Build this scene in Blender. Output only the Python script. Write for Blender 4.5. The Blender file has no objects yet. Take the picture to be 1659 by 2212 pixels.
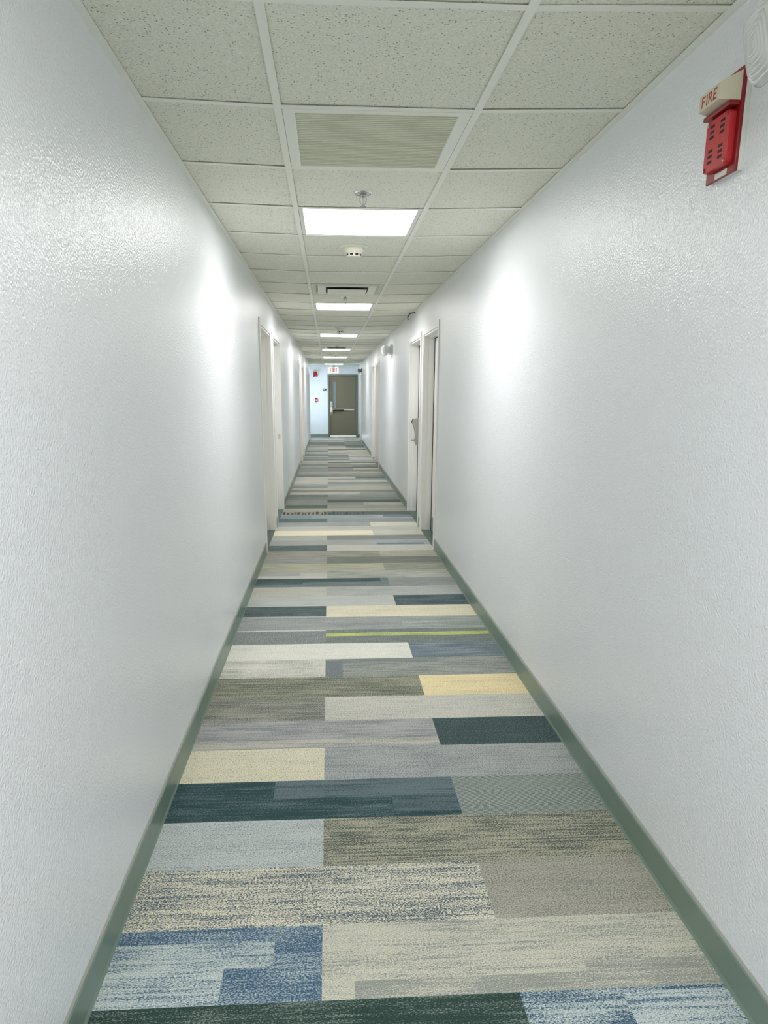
import bpy, bmesh, math, random
from mathutils import Vector, Matrix
random.seed(7)
sc = bpy.context.scene
COL = sc.collection

# ------------------------------------------------------------------ measures (metres)
HW = 0.80                      # half width of the corridor
ZW = 2.359                     # ceiling height at the walls
ZT = 2.346                     # underside of the grid along the two main tees
XL, XR = -0.352, 0.296         # main tees
D = 0.6458                     # tile depth
Y0 = 2.606                     # first cross tee measured
YB, YC, YE = -3.0, 23.75, 25.07  # back wall, end of the corridor walls, end wall
BX = 1.75                      # half width of the end bay
BBH = 0.098                    # baseboard height
def K(k): return Y0 + k * D

# ------------------------------------------------------------------ helpers
def lin(c):
    return tuple(((v/255)/12.92 if v/255 <= 0.04045 else ((v/255+0.055)/1.055)**2.4) for v in c)

class MB:
    def __init__(self): self.bm = bmesh.new()
    def box(self, x0, x1, y0, y1, z0, z1, bevel=0, seg=2):
        b = bmesh.new()
        vs = [b.verts.new((x, y, z)) for x in (x0, x1) for y in (y0, y1) for z in (z0, z1)]
        for f in ((0,1,3,2),(4,6,7,5),(0,4,5,1),(2,3,7,6),(0,2,6,4),(1,5,7,3)):
            b.faces.new([vs[i] for i in f])
        if bevel: bmesh.ops.bevel(b, geom=b.edges[:], offset=bevel, segments=seg, affect='EDGES', profile=0.5)
        self.add(b); return self
    def hexa(self, pts):
        """eight corners, bottom ring then top ring"""
        vs = [self.bm.verts.new(p) for p in pts]
        for f in ((3,2,1,0),(4,5,6,7),(0,1,5,4),(1,2,6,5),(2,3,7,6),(3,0,4,7)):
            self.bm.faces.new([vs[i] for i in f])
        return self
    def add(self, b, M=None):
        m = {}
        for v in b.verts: m[v] = self.bm.verts.new(M @ v.co if M else v.co)
        for f in b.faces:
            try:
                g = self.bm.faces.new([m[v] for v in f.verts]); g.smooth = f.smooth
            except ValueError: pass
        b.free(); return self
    def lathe(self, prof, n=32, M=None, smooth=True):
        """profile of (radius, height) turned about z"""
        b = bmesh.new(); rings = []
        for r, z in prof:
            if r < 1e-6: rings.append([b.verts.new((0, 0, z))])
            else: rings.append([b.verts.new((r*math.cos(2*math.pi*i/n), r*math.sin(2*math.pi*i/n), z)) for i in range(n)])
        for a, c in zip(rings, rings[1:]):
            for i in range(n):
                j = (i+1) % n
                if len(a) == 1 and len(c) == 1: continue
                if len(a) == 1: f = b.faces.new((a[0], c[j], c[i]))
                elif len(c) == 1: f = b.faces.new((a[i], a[j], c[0]))
                else: f = b.faces.new((a[i], a[j], c[j], c[i]))
                f.smooth = smooth
        bmesh.ops.recalc_face_normals(b, faces=b.faces[:])
        return self.add(b, M)
    def tube(self, pts, r, n=10):
        b = bmesh.new(); rings = []
        pts = [Vector(p) for p in pts]
        for i, p in enumerate(pts):
            d = (pts[min(i+1, len(pts)-1)] - pts[max(i-1, 0)]).normalized()
            a = d.cross(Vector((0, 0, 1)))
            if a.length < 1e-4: a = d.cross(Vector((1, 0, 0)))
            a.normalize(); c = d.cross(a)
            rings.append([b.verts.new(p + r*(math.cos(2*math.pi*k/n)*a + math.sin(2*math.pi*k/n)*c)) for k in range(n)])
        for u, v in zip(rings, rings[1:]):
            for k in range(n):
                f = b.faces.new((u[k], u[(k+1) % n], v[(k+1) % n], v[k])); f.smooth = True
        b.faces.new(rings[0][::-1]); b.faces.new(rings[-1])
        return self.add(b)
    def extrude(self, poly, axis, a0, a1, bevel=0):
        """2D outline (in the other two axes, in x,y,z order) drawn out along an axis"""
        b = bmesh.new()
        def P(u, v, a): return {'x': (a, u, v), 'y': (u, a, v), 'z': (u, v, a)}[axis]
        A = [b.verts.new(P(u, v, a0)) for u, v in poly]; Bv = [b.verts.new(P(u, v, a1)) for u, v in poly]
        b.faces.new(A[::-1]); b.faces.new(Bv)
        n = len(poly)
        for i in range(n): b.faces.new((A[i], A[(i+1) % n], Bv[(i+1) % n], Bv[i]))
        bmesh.ops.recalc_face_normals(b, faces=b.faces[:])
        if bevel: bmesh.ops.bevel(b, geom=b.edges[:], offset=bevel, segments=2, affect='EDGES', profile=0.5)
        return self.add(b)
    def move(self, M):
        self.bm.transform(M); return self
    def build(self, name, mat, parent=None, kind=None, label=None):
        bmesh.ops.recalc_face_normals(self.bm, faces=self.bm.faces[:])
        me = bpy.data.meshes.new(name); self.bm.to_mesh(me); self.bm.free()
        me.materials.append(mat)
        o = bpy.data.objects.new(name, me); COL.objects.link(o)
        if parent: o.parent = parent
        if kind: o['kind'] = kind
        if label: o['label'] = label
        return o

def rrect(w, h, r, n=5):
    """rounded rectangle outline centred on 0"""
    out = []
    for cx, cy, a in ((w/2-r, h/2-r, 0), (-w/2+r, h/2-r, 90), (-w/2+r, -h/2+r, 180), (w/2-r, -h/2+r, 270)):
        for i in range(n+1):
            t = math.radians(a + 90*i/n); out.append((cx + r*math.cos(t), cy + r*math.sin(t)))
    return out

def thing(name, label, cat, loc=(0, 0, 0), rz=0.0, group=None):
    o = bpy.data.objects.new(name, None); COL.objects.link(o)
    o.empty_display_size = 0.05
    o.location = loc; o.rotation_euler = (0, 0, rz)
    o['label'] = label; o['category'] = cat
    if group: o['group'] = group
    return o

def dup(root, loc, label, group=None, rz=None):
    r = root.copy(); COL.objects.link(r); r.location = loc
    if rz is not None: r.rotation_euler = (0, 0, rz)
    r['label'] = label
    if group: r['group'] = group
    for ch in list(root.children):
        c = ch.copy(); COL.objects.link(c); c.parent = r
        for g in list(ch.children):
            d = g.copy(); COL.objects.link(d); d.parent = c
    return r

# ------------------------------------------------------------------ materials
def mat(name, col, rough=0.5, spec=0.5, metal=0.0, **kw):
    m = bpy.data.materials.new(name); m.use_nodes = True
    b = m.node_tree.nodes['Principled BSDF']
    b.inputs['Base Color'].default_value = (*col, 1)
    b.inputs['Roughness'].default_value = rough
    b.inputs['Specular IOR Level'].default_value = spec
    b.inputs['Metallic'].default_value = metal
    for k, v in kw.items(): b.inputs[k].default_value = v
    return m

def nodes(m): return m.node_tree.nodes, m.node_tree.links, m.node_tree.nodes['Principled BSDF']

def bump(m, scale, strength, dist=0.002, detail=2.0, vec=(1, 1, 1)):
    n, l, b = nodes(m)
    g = n.new('ShaderNodeNewGeometry'); mp = n.new('ShaderNodeMapping'); mp.inputs['Scale'].default_value = vec
    t = n.new('ShaderNodeTexNoise'); t.inputs['Scale'].default_value = scale; t.inputs['Detail'].default_value = detail
    u = n.new('ShaderNodeBump'); u.inputs['Strength'].default_value = strength; u.inputs['Distance'].default_value = dist
    l.new(g.outputs['Position'], mp.inputs['Vector']); l.new(mp.outputs['Vector'], t.inputs['Vector'])
    l.new(t.outputs['Fac'], u.inputs['Height']); l.new(u.outputs['Normal'], b.inputs['Normal'])
    return t

WALLC = (0.84, 0.858, 0.882)
M_wall = mat('painted_wall', WALLC, 0.30, 0.65)
bump(M_wall, 135, 1.0, 0.0026, 1.5)
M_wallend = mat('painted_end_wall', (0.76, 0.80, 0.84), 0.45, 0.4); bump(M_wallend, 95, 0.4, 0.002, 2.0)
M_trim = mat('white_door_paint', (0.88, 0.87, 0.845), 0.35, 0.5); bump(M_trim, 30, 0.06, 0.001)
M_leaf = mat('door_leaf_paint', (0.80, 0.79, 0.77), 0.4, 0.5); bump(M_leaf, 40, 0.05, 0.001)
M_base = mat('vinyl_base', lin((120, 138, 126)), 0.32, 0.5); bump(M_base, 12, 0.05, 0.002)
M_cap = mat('base_caulk', lin((170, 172, 166)), 0.5, 0.4); bump(M_cap, 60, 0.1, 0.001)
M_sill = mat('sill_vinyl', lin((76, 98, 87)), 0.35, 0.5); bump(M_sill, 25, 0.08, 0.001)
M_grid = mat('grid_enamel', (0.86, 0.865, 0.78), 0.45, 0.4); bump(M_grid, 20, 0.03, 0.001)
M_plenum = mat('plenum', (0.04, 0.045, 0.04), 0.9, 0.1); bump(M_plenum, 20, 0.1)
M_red = mat('red_plastic', lin((196, 40, 48)), 0.32, 0.5); bump(M_red, 150, 0.05, 0.0005)
M_redd = mat('dark_red_enamel', lin((140, 18, 26)), 0.35, 0.5); bump(M_redd, 150, 0.05, 0.0005)
M_redink = mat('red_ink', lin((176, 40, 44)), 0.5, 0.3); bump(M_redink, 150, 0.02, 0.0003)
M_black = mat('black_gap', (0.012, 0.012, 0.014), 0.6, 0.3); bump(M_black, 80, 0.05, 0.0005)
M_ivory = mat('ivory_plastic', lin((216, 206, 184)), 0.3, 0.5); bump(M_ivory, 90, 0.03, 0.0005)
M_white = mat('white_plastic', lin((226, 228, 220)), 0.35, 0.5); bump(M_white, 90, 0.03, 0.0005)
M_greyshade = mat('grey_plastic', lin((150, 152, 146)), 0.4, 0.5); bump(M_greyshade, 90, 0.03, 0.0005)  # grey stands in for plastic seen from its unlit side
M_lens = mat('clear_ribbed_plastic', (0.86, 0.87, 0.85), 0.12, 0.6); 
M_lens.node_tree.nodes['Principled BSDF'].inputs['Transmission Weight'].default_value = 0.3
bump(M_lens, 160, 0.25, 0.001)
M_chrome = mat('chrome', (0.62, 0.64, 0.63), 0.16, 0.5, 1.0); bump(M_chrome, 60, 0.03, 0.0005)
M_steel = mat('satin_steel', (0.66, 0.64, 0.60), 0.36, 0.5, 0.85); bump(M_steel, 300, 0.05, 0.0003)
M_lock = mat('lock_metal', (0.42, 0.42, 0.39), 0.4, 0.5, 0.6); bump(M_lock, 300, 0.05, 0.0003)
M_brass = mat('screw_metal', (0.45, 0.36, 0.24), 0.35, 0.5, 0.9); bump(M_brass, 300, 0.05, 0.0003)
M_olive = mat('olive_door_paint', lin((112, 108, 88)), 0.42, 0.45); bump(M_olive, 60, 0.05, 0.001)
M_oliveframe = mat('grey_green_frame_paint', lin((108, 116, 104)), 0.4, 0.45); bump(M_oliveframe, 60, 0.05, 0.001)
M_navy = mat('navy_sign', lin((24, 52, 72)), 0.4, 0.5); bump(M_navy, 60, 0.03, 0.0005)
M_teal = mat('pale_sign_insert', lin((130, 165, 176)), 0.4, 0.5); bump(M_teal, 60, 0.03, 0.0005)
M_sticker = mat('paper_sticker', lin((222, 222, 216)), 0.6, 0.3); bump(M_sticker, 60, 0.03, 0.0005)
M_smoke = mat('detector_plastic', (0.80, 0.79, 0.66), 0.4, 0.5); bump(M_smoke, 60, 0.02, 0.0005)
M_metalvent = mat('vent_enamel', (0.66, 0.68, 0.56), 0.5, 0.4); bump(M_metalvent, 60, 0.03, 0.0005)
M_louver = mat('louver_enamel', (0.82, 0.84, 0.68), 0.5, 0.4); bump(M_louver, 60, 0.03, 0.0005)

M_filter = mat('filter_mesh', (0.40, 0.42, 0.31), 0.8, 0.2); bump(M_filter, 200, 0.2, 0.0005)
# ceiling tile: mineral fibre, pinholes and short fissures
M_tile = mat('mineral_fibre_tile', (0.66, 0.675, 0.59), 0.9, 0.15)
def tile_nodes():
    n, l, b = nodes(M_tile)
    g = n.new('ShaderNodeNewGeometry')
    mp = n.new('ShaderNodeMapping'); mp.inputs['Scale'].default_value = (1, 1, 1)
    l.new(g.outputs['Position'], mp.inputs['Vector'])
    v = n.new('ShaderNodeTexVoronoi'); v.inputs['Scale'].default_value = 125; v.inputs['Randomness'].default_value = 1
    l.new(mp.outputs['Vector'], v.inputs['Vector'])
    # pinhole only in some of the cells, its size by cell
    sep = n.new('ShaderNodeSeparateColor'); l.new(v.outputs['Color'], sep.inputs['Color'])
    thr = n.new('ShaderNodeMapRange'); thr.inputs['From Min'].default_value = 0.30; thr.inputs['From Max'].default_value = 1.0
    thr.inputs['To Min'].default_value = 0.0; thr.inputs['To Max'].default_value = 0.33
    l.new(sep.outputs['Red'], thr.inputs['Value'])
    ns = n.new('ShaderNodeTexNoise'); ns.inputs['Scale'].default_value = 160; ns.inputs['Detail'].default_value = 2
    l.new(mp.outputs['Vector'], ns.inputs['Vector'])
    ad = n.new('ShaderNodeMath'); ad.operation = 'MULTIPLY_ADD'; ad.inputs[1].default_value = 0.5; 
    l.new(ns.outputs['Fac'], ad.inputs[0]); l.new(v.outputs['Distance'], ad.inputs[2])
    sb = n.new('ShaderNodeMath'); sb.operation = 'SUBTRACT'; sb.inputs[1].default_value = 0.25
    l.new(ad.outputs[0], sb.inputs[0])
    lt = n.new('ShaderNodeMath'); lt.operation = 'LESS_THAN'; l.new(sb.outputs[0], lt.inputs[0]); l.new(thr.outputs[0], lt.inputs[1])
    n2 = n.new('ShaderNodeTexNoise'); n2.inputs['Scale'].default_value = 140; n2.inputs['Detail'].default_value = 4; n2.inputs['Roughness'].default_value = 0.7
    l.new(mp.outputs['Vector'], n2.inputs['Vector'])
    cr = n.new('ShaderNodeMapRange'); cr.inputs['From Min'].default_value = 0.3; cr.inputs['From Max'].default_value = 0.7
    cr.inputs['To Min'].default_value = 0.82; cr.inputs['To Max'].default_value = 1.12
    l.new(n2.outputs['Fac'], cr.inputs['Value'])
    mx = n.new('ShaderNodeMix'); mx.data_type = 'RGBA'; mx.blend_type = 'MULTIPLY'; mx.inputs['Factor'].default_value = 1
    mx.inputs['A'].default_value = (0.81, 0.82, 0.71, 1); l.new(cr.outputs[0], mx.inputs['B'])
    m2 = n.new('ShaderNodeMix'); m2.data_type = 'RGBA'; l.new(lt.outputs[0], m2.inputs['Factor'])
    l.new(mx.outputs['Result'], m2.inputs['A']); m2.inputs['B'].default_value = (0.30, 0.31, 0.25, 1)
    l.new(m2.outputs['Result'], b.inputs['Base Color'])
    u = n.new('ShaderNodeBump'); u.inputs['Strength'].default_value = 0.5; u.inputs['Distance'].default_value = 0.0015
    l.new(n2.outputs['Fac'], u.inputs['Height']); l.new(u.outputs['Normal'], b.inputs['Normal'])
tile_nodes()

# lamp lens: two tubes behind a milky diffuser, a faint seam between them
LAMP = 11.0
M_lamp = bpy.data.materials.new('lit_diffuser'); M_lamp.use_nodes = True
def lamp_nodes():
    nt = M_lamp.node_tree; n, l = nt.nodes, nt.links; n.clear()
    out = n.new('ShaderNodeOutputMaterial'); e = n.new('ShaderNodeEmission')
    tc = n.new('ShaderNodeTexCoord'); s = n.new('ShaderNodeSeparateXYZ'); l.new(tc.outputs['Object'], s.inputs[0])
    m = n.new('ShaderNodeMath'); m.operation = 'ABSOLUTE'; l.new(s.outputs['Y'], m.inputs[0])
    r = n.new('ShaderNodeMapRange'); r.interpolation_type = 'SMOOTHSTEP'
    r.inputs['From Min'].default_value = 0.0; r.inputs['From Max'].default_value = 0.09
    r.inputs['To Min'].default_value = LAMP*0.75; r.inputs['To Max'].default_value = LAMP*1.05
    l.new(m.outputs[0], r.inputs['Value'])
    e.inputs['Color'].default_value = (1.0, 0.998, 0.99, 1)
    l.new(r.outputs[0], e.inputs['Strength']); l.new(e.outputs[0], out.inputs[0])
lamp_nodes()

M_exitred = mat('exit_red', lin((222, 70, 56)), 0.5, 0.3); bump(M_exitred, 150, 0.02, 0.0003)
M_exit = bpy.data.materials.new('exit_sign_face'); M_exit.use_nodes = True
_b = M_exit.node_tree.nodes['Principled BSDF']; _b.inputs['Base Color'].default_value = (*lin((226, 232, 222)), 1)
_b.inputs['Emission Color'].default_value = (1.0, 0.93, 0.9, 1); _b.inputs['Emission Strength'].default_value = 0.28
bump(M_exit, 60, 0.02, 0.0005)
M_exit.cycles.emission_sampling = 'NONE'; M_lamp.cycles.emission_sampling = 'FRONT'

def glass(name, tint, gloss=0.06):
    m = bpy.data.materials.new(name); m.use_nodes = True
    n, l = m.node_tree.nodes, m.node_tree.links; n.clear()
    out = n.new('ShaderNodeOutputMaterial'); t = n.new('ShaderNodeBsdfTransparent'); g = n.new('ShaderNodeBsdfGlossy')
    x = n.new('ShaderNodeMixShader'); f = n.new('ShaderNodeFresnel'); f.inputs['IOR'].default_value = 1.45
    t.inputs['Color'].default_value = (*tint, 1); g.inputs['Roughness'].default_value = gloss
    l.new(f.outputs[0], x.inputs[0]); l.new(t.outputs[0], x.inputs[1]); l.new(g.outputs[0], x.inputs[2]); l.new(x.outputs[0], out.inputs[0])
    return m
M_pane = glass('clear_pane', (0.92, 0.95, 0.97))
M_wire = glass('tinted_wired_glass', (0.145, 0.165, 0.165))

# ------------------------------------------------------------------ carpet planks
ROW0, RP, XA, XB = 1.466, 0.2611, -0.2326, 0.262
GAIN = 1.02
# one entry per plank row: side L or R -> (colour a, colour b, share of b, streak, patch, fleck)
# streak: long thin drifts along the plank, patch: broad blotches, fleck: the yarn itself
def P(a, b=None, mixv=0.45, streak=0.5, patch=0.3, fleck=1.0, diag=0.0):
    if b is None: b = tuple(max(0, int(v*0.72)) for v in a)
    return (a, b, mixv, streak, patch, fleck, diag)
ROWS = {
 -2: (P((176,180,172),(120,128,124)), P((150,150,140))),
 -1: (P((34,66,58),(120,136,128),.30,.9,.5), P((44,88,120),(182,196,194),.42,.6,.5)),
  0: (P((48,92,126),(170,186,188),.40,.5,.4), P((200,196,176),(138,144,138),.34,1.0,.5)),
  1: (P((222,214,188),(70,96,110),.50,.8,.35,1.35), P((176,172,154),(118,120,112),.42,.3,.2)),
  2: (P((192,198,196),(112,124,128),.30,.4,.35), P((178,174,146),(78,88,84),.48,1.1,.5,1.25)),
  3: (P((36,72,76),(100,122,128),.30,.9,.5), P((98,116,110),(178,182,172),.42,.1,.1,.5,.9)),
  4: (P((228,218,184),(138,142,132),.26,.4,.2), P((178,180,178),(112,120,122),.40,.5,.3)),
  5: (P((176,174,172),(124,130,134),.42,1.0,.6), P((46,74,76),(112,128,124),.32,.2,.1)),
  6: (P((170,166,148),(92,98,96),.50,.8,.4,1.1), P((208,204,190),(140,142,136),.34,.5,.3)),
  7: (P((168,166,138),(84,92,84),.52,.9,.4,1.2), P((240,218,158),(186,172,126),.32,.5,.3)),
  8: (P((218,214,198),(140,144,140),.38,.5,.6), P((164,166,156),(108,116,114),.46,1.1,.4)),
  9: (P((224,222,208),(170,172,162),.30,.4,.3), P((92,110,122),(150,160,164),.36,1.1,.4)),
 10: (P((96,106,106),(172,176,170),.42,.2,.1,1.2), P((96,108,104),(150,156,150),.40,.5,.2)),
 11: (P((170,172,168),(116,124,124),.42,.6,.3), P((128,138,132),(176,180,172),.45,.9,.4)),
 12: (P((66,86,88),(118,134,132),.35,1.1,.3), P((230,220,186),(172,166,144),.34,.3,.3)),
 13: (P((196,198,192),(164,170,166),.4,.6,.4), P((62,84,92),(128,142,144),.30,.8,.3)),
 14: (P((206,202,186),(150,152,144),.40,.3,.2), P((150,156,154),(204,204,194),.45,.3,.3)),
 15: (P((104,120,122),(150,160,160),.35,.8,.3), P((164,166,162),(128,136,132),.42,1.0,.2)),
 16: (P((170,168,162),(206,204,194),.36,.7,.4), P((198,198,182),(130,140,136),.42,1.1,.4)),
 17: (P((206,202,166),(140,144,126),.42,.6,.4), P((176,178,156),(124,132,122),.46,.9,.4)),
 18: (P((176,176,170),(132,138,136),.40,.8,.4), P((112,120,112),(160,162,152),.38,.8,.2)),
 19: (P((190,184,164),(118,122,112),.45,.6,.3), P((204,196,176),(142,142,132),.42,.6,.3)),
 20: (P((84,104,106),(138,150,150),.35,.8,.4), P((214,212,200),(164,168,162),.34,.5,.3)),
 21: (P((186,188,184),(146,152,150),.42,.5,.3), P((188,194,194),(120,136,148),.40,1.0,.3)),
 22: (P((202,200,188),(150,154,150),.40,.9,.4), P((156,158,152),(112,122,122),.44,.6,.3)),
 23: (P((246,236,204),(214,200,166),.34,.3,.2), P((214,210,194),(166,168,160),.40,.6,.3)),
 24: (P((184,186,176),(206,204,194),.45,.5,.3), P((204,202,190),(160,164,158),.42,.7,.3)),
 25: (P((172,176,174),(132,140,140),.42,.5,.3), P((220,214,194),(170,172,162),.38,.6,.3)),
 26: (P((88,108,106),(128,142,138),.36,.3,.2), P((160,166,164),(118,128,128),.42,.5,.3)),
 27: (P((160,172,178),(118,138,152),.40,.5,.4), P((188,192,192),(104,124,144),.42,.6,.5)),
 28: (P((206,196,164),(44,52,48),.48,.1,.1,1.5), P((84,100,94),(120,132,124),.4,.4,.2)),
 29: (P((190,186,166),(144,148,136),.42,.6,.3), P((178,176,164),(136,142,136),.42,.6,.3)),
 30: (P((92,108,102),(128,140,132),.36,.5,.2), P((172,170,154),(124,132,124),.42,.6,.3)),
 31: (P((160,162,150),(124,132,124),.42,.6,.3), P((196,190,172),(140,146,138),.42,.6,.3)),
}
PAL = [(168,172,162),(144,154,148),(190,188,176),(116,128,124),(206,202,184),(154,152,140),(132,144,140),(178,174,158),(198,198,190),(104,116,110),(158,166,168)]
def row(k):
    if k in ROWS: return ROWS[k]
    r = random.Random(k*13+5)
    return tuple(P(r.choice(PAL), None, .4, .8, .3) for _ in range(2))
# smaller figures inside single planks: (row, x0, x1, from, to) in plank fractions front to back
FIG = [
 (0, -0.80, -0.362, 0.44, 0.80, P((184,196,192),(72,108,136),.40,.9,.6)),
 (0, -0.80, -0.488, 0.00, 0.44, P((188,200,196),(72,108,136),.34,.9,.6)),
 (0, -0.15, 0.80, 0.00, 0.22, P((146,150,142),(196,192,174),.40,.9,.6)),
 (0, 0.46, 0.80, 0.20, 0.36, P((146,150,142),(196,192,174),.36,.9,.6)),
 (-1, 0.52, 0.80, 0.10, 0.95, P((186,198,196),(70,108,138),.36,.8,.5)),
 (-1, 0.44, 0.62, 0.00, 0.45, P((186,198,196),(70,108,138),.40,.8,.5)),
 (3, -0.42, 0.262, 0.52, 1.00, P((104,122,130),(56,86,92),.36,1.0,.5)),
 (3, 0.02, 0.262, 0.12, 0.52, P((96,114,122),(52,82,88),.40,1.0,.4)),
 (5, -0.80, 0.262, 0.05, 0.30, P((196,190,174),(140,144,144),.40,1.2,.5)),
 (8, -0.2326, -0.14, 0.00, 0.92, P((106,114,120),(140,148,150),.40,.4,.2)),
 (8, -0.14, 0.40, 0.76, 1.00, P((114,120,118),(150,154,148),.40,.6,.2)),
 (10, XA, 0.80, 0.50, 0.74, P((196,206,84),(110,122,96),.38,1.1,.2)),
 (10, -0.80, XA, 0.92, 1.00, P((214,214,208),(170,174,170),.40,.6,.2)),
 (12, -0.80, XA, 0.00, 0.10, P((190,192,190),(130,140,140),.40,.6,.2)),
 (15, -0.80, 0.20, 0.55, 1.00, P((60,86,86),(104,122,120),.32,.8,.3)),
 (15, -0.80, -0.42, 0.25, 0.60, P((64,88,90),(120,136,138),.36,.8,.3)),
 (16, -0.80, XA, 0.00, 0.35, P((214,210,200),(176,176,170),.36,.6,.2)),
 (16, -0.45, XA, 0.35, 0.75, P((208,204,190),(170,170,160),.36,.6,.2)),
 (21, 0.262, 0.74, 0.10, 0.40, P((112,130,144),(150,160,164),.32,.5,.2)),
 (27, -0.80, -0.42, 0.10, 0.80, P((126,146,164),(150,164,172),.36,.4,.2)),
 (27, 0.45, 0.80, 0.30, 1.00, P((108,128,150),(150,162,170),.36,.4,.2)),
]
_r = random.Random(11); _x = -0.78
while _x < 0.25:
    _w = _r.uniform(.010, .034)
    FIG.append((28, _x, min(.262, _x+_w), _r.uniform(0, .2), _r.uniform(.6, 1), P((58,66,60),(120,122,108),.35,.2,.2))); _x += _w + _r.uniform(.012, .045)
_x = -0.70
while _x < -.24:
    _w = _r.uniform(.008, .02)
    FIG.append((30, _x, _x+_w, .62, .98, P((70,80,72),(130,134,120),.35,.2,.2))); FIG.append((34, _x, _x+_w*1.5, .3, .8, P((92,104,96),(150,156,146),.35,.2,.2))); _x += _w + _r.uniform(.015, .05)
def yarn(c):
    v = Vector(lin(c)); g = v.x*.25+v.y*.65+v.z*.10
    return (v.lerp(Vector((g, g, g)), .22) + Vector((.012, .014, .013)))*GAIN
def carpet():
    bm = bmesh.new()
    la = bm.faces.layers.float_vector.new('yarn_a'); lb = bm.faces.layers.float_vector.new('yarn_b')
    lc = bm.faces.layers.float_vector.new('weave'); ld = bm.faces.layers.float_vector.new('weave_two')
    k0 = int(math.floor((YB - ROW0)/RP)) - 1; k1 = int(math.ceil((YE - ROW0)/RP))
    for k in range(k0, k1+1):
        ya, yb = max(YB-.1, ROW0 + k*RP), min(YE+.02, ROW0 + (k+1)*RP)
        if yb <= ya: continue
        xs_end = BX if ya > YC - 0.05 else HW
        seam = XA if k % 2 == 0 else XB
        L, R = row(k)
        rects = [(-9, seam, 0, 1, L), (seam, 9, 0, 1, R)] + [(a, b, f0, f1, p) for (kk, a, b, f0, f1, p) in FIG if kk == k]
        xs = sorted({-xs_end, xs_end, seam, *[max(-xs_end, min(xs_end, v)) for r in rects for v in r[:2]]})
        fs = sorted({0, 1, *[v for r in rects for v in r[2:4]]})
        for x0, x1 in zip(xs, xs[1:]):
            if x1 - x0 < 1e-5: continue
            for f0, f1 in zip(fs, fs[1:]):
                cx, cf = (x0+x1)/2, (f0+f1)/2
                p = [r for r in rects if r[0] <= cx <= r[1] and r[2] <= cf <= r[3]][-1][4]
                y0, y1 = ya+(yb-ya)*f0, ya+(yb-ya)*f1
                f = bm.faces.new([bm.verts.new(q) for q in ((x0, y0, 0), (x1, y0, 0), (x1, y1, 0), (x0, y1, 0))])
                f[la] = yarn(p[0]); f[lb] = yarn(p[1])
                f[lc] = Vector((p[2], p[3], p[4])); f[ld] = Vector((p[5], p[6], (k*0.37) % 1.0))
    bmesh.ops.remove_doubles(bm, verts=bm.verts[:], dist=1e-5)
    # a slab under the pile
    me = bpy.data.meshes.new('floor'); bm.to_mesh(me); bm.free()
    o = bpy.data.objects.new('floor', me); COL.objects.link(o); o['kind'] = 'structure'
    m = mat('carpet_planks', (.3, .3, .3), 0.95, 0.1); me.materials.append(m)
    n, l, b = nodes(m)
    def attr(nm):
        a = n.new('ShaderNodeAttribute'); a.attribute_name = nm; return a
    A, B_, W, W2 = attr('yarn_a'), attr('yarn_b'), attr('weave'), attr('weave_two')
    g = n.new('ShaderNodeNewGeometry')
    sw = n.new('ShaderNodeSeparateXYZ'); l.new(W.outputs['Vector'], sw.inputs[0])
    s2 = n.new('ShaderNodeSeparateXYZ'); l.new(W2.outputs['Vector'], s2.inputs[0])
    off = n.new('ShaderNodeCombineXYZ'); l.new(s2.outputs['Z'], off.inputs['Z'])
    pos = n.new('ShaderNodeVectorMath'); pos.operation = 'ADD'; l.new(g.outputs['Position'], pos.inputs[0]); l.new(off.outputs[0], pos.inputs[1])
    def noise(vec, scale, detail=2, rough=0.5):
        mp = n.new('ShaderNodeMapping'); mp.inputs['Scale'].default_value = vec; l.new(pos.outputs[0], mp.inputs['Vector'])
        t = n.new('ShaderNodeTexNoise'); t.inputs['Scale'].default_value = scale; t.inputs['Detail'].default_value = detail; t.inputs['Roughness'].default_value = rough
        l.new(mp.outputs[0], t.inputs['Vector']); return t.outputs['Fac']
    def math_(op, a, b=None, c=None):
        q = n.new('ShaderNodeMath'); q.operation = op
        for i, v in enumerate((a, b, c)):
            if v is None: continue
            if isinstance(v, (int, float)): q.inputs[i].default_value = v
            else: l.new(v, q.inputs[i])
        return q.outputs[0]
    fleck = math_('SUBTRACT', noise((1, 1.8, 40), 165, 1.5, .6), .5)
    streak = math_('SUBTRACT', noise((0.06, 1.5, 30), 75, 2.5, .6), .5)
    patch = math_('SUBTRACT', noise((0.45, 1.3, 20), 9, 3, .6), .5)
    # fine diagonal twill
    dg = n.new('ShaderNodeMapping'); dg.inputs['Scale'].default_value = (1, 1, 0); l.new(g.outputs['Position'], dg.inputs['Vector'])
    sp = n.new('ShaderNodeSeparateXYZ'); l.new(dg.outputs[0], sp.inputs[0])
    zig = math_('PINGPONG', math_('MULTIPLY', sp.outputs['Y'], 1.0), 0.10)
    tw = math_('SINE', math_('MULTIPLY', math_('ADD', math_('MULTIPLY', sp.outputs['X'], 0.30), zig), 700.0))
    v = math_('MULTIPLY', fleck, math_('MULTIPLY', s2.outputs['X'], 2.2))
    v = math_('MULTIPLY_ADD', streak, math_('MULTIPLY', sw.outputs['Y'], 1.5), v)
    v = math_('MULTIPLY_ADD', patch, math_('MULTIPLY', sw.outputs['Z'], 1.8), v)
    v = math_('MULTIPLY_ADD', tw, math_('MULTIPLY', s2.outputs['Y'], 0.35), v)
    v = math_('ADD', v, sw.outputs['X'])
    ss = n.new('ShaderNodeMapRange'); ss.interpolation_type = 'SMOOTHSTEP'
    ss.inputs['From Min'].default_value = 0.22; ss.inputs['From Max'].default_value = 0.78
    l.new(v, ss.inputs['Value'])
    mx = n.new('ShaderNodeMix'); mx.data_type = 'RGBA'; l.new(ss.outputs[0], mx.inputs['Factor'])
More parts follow.
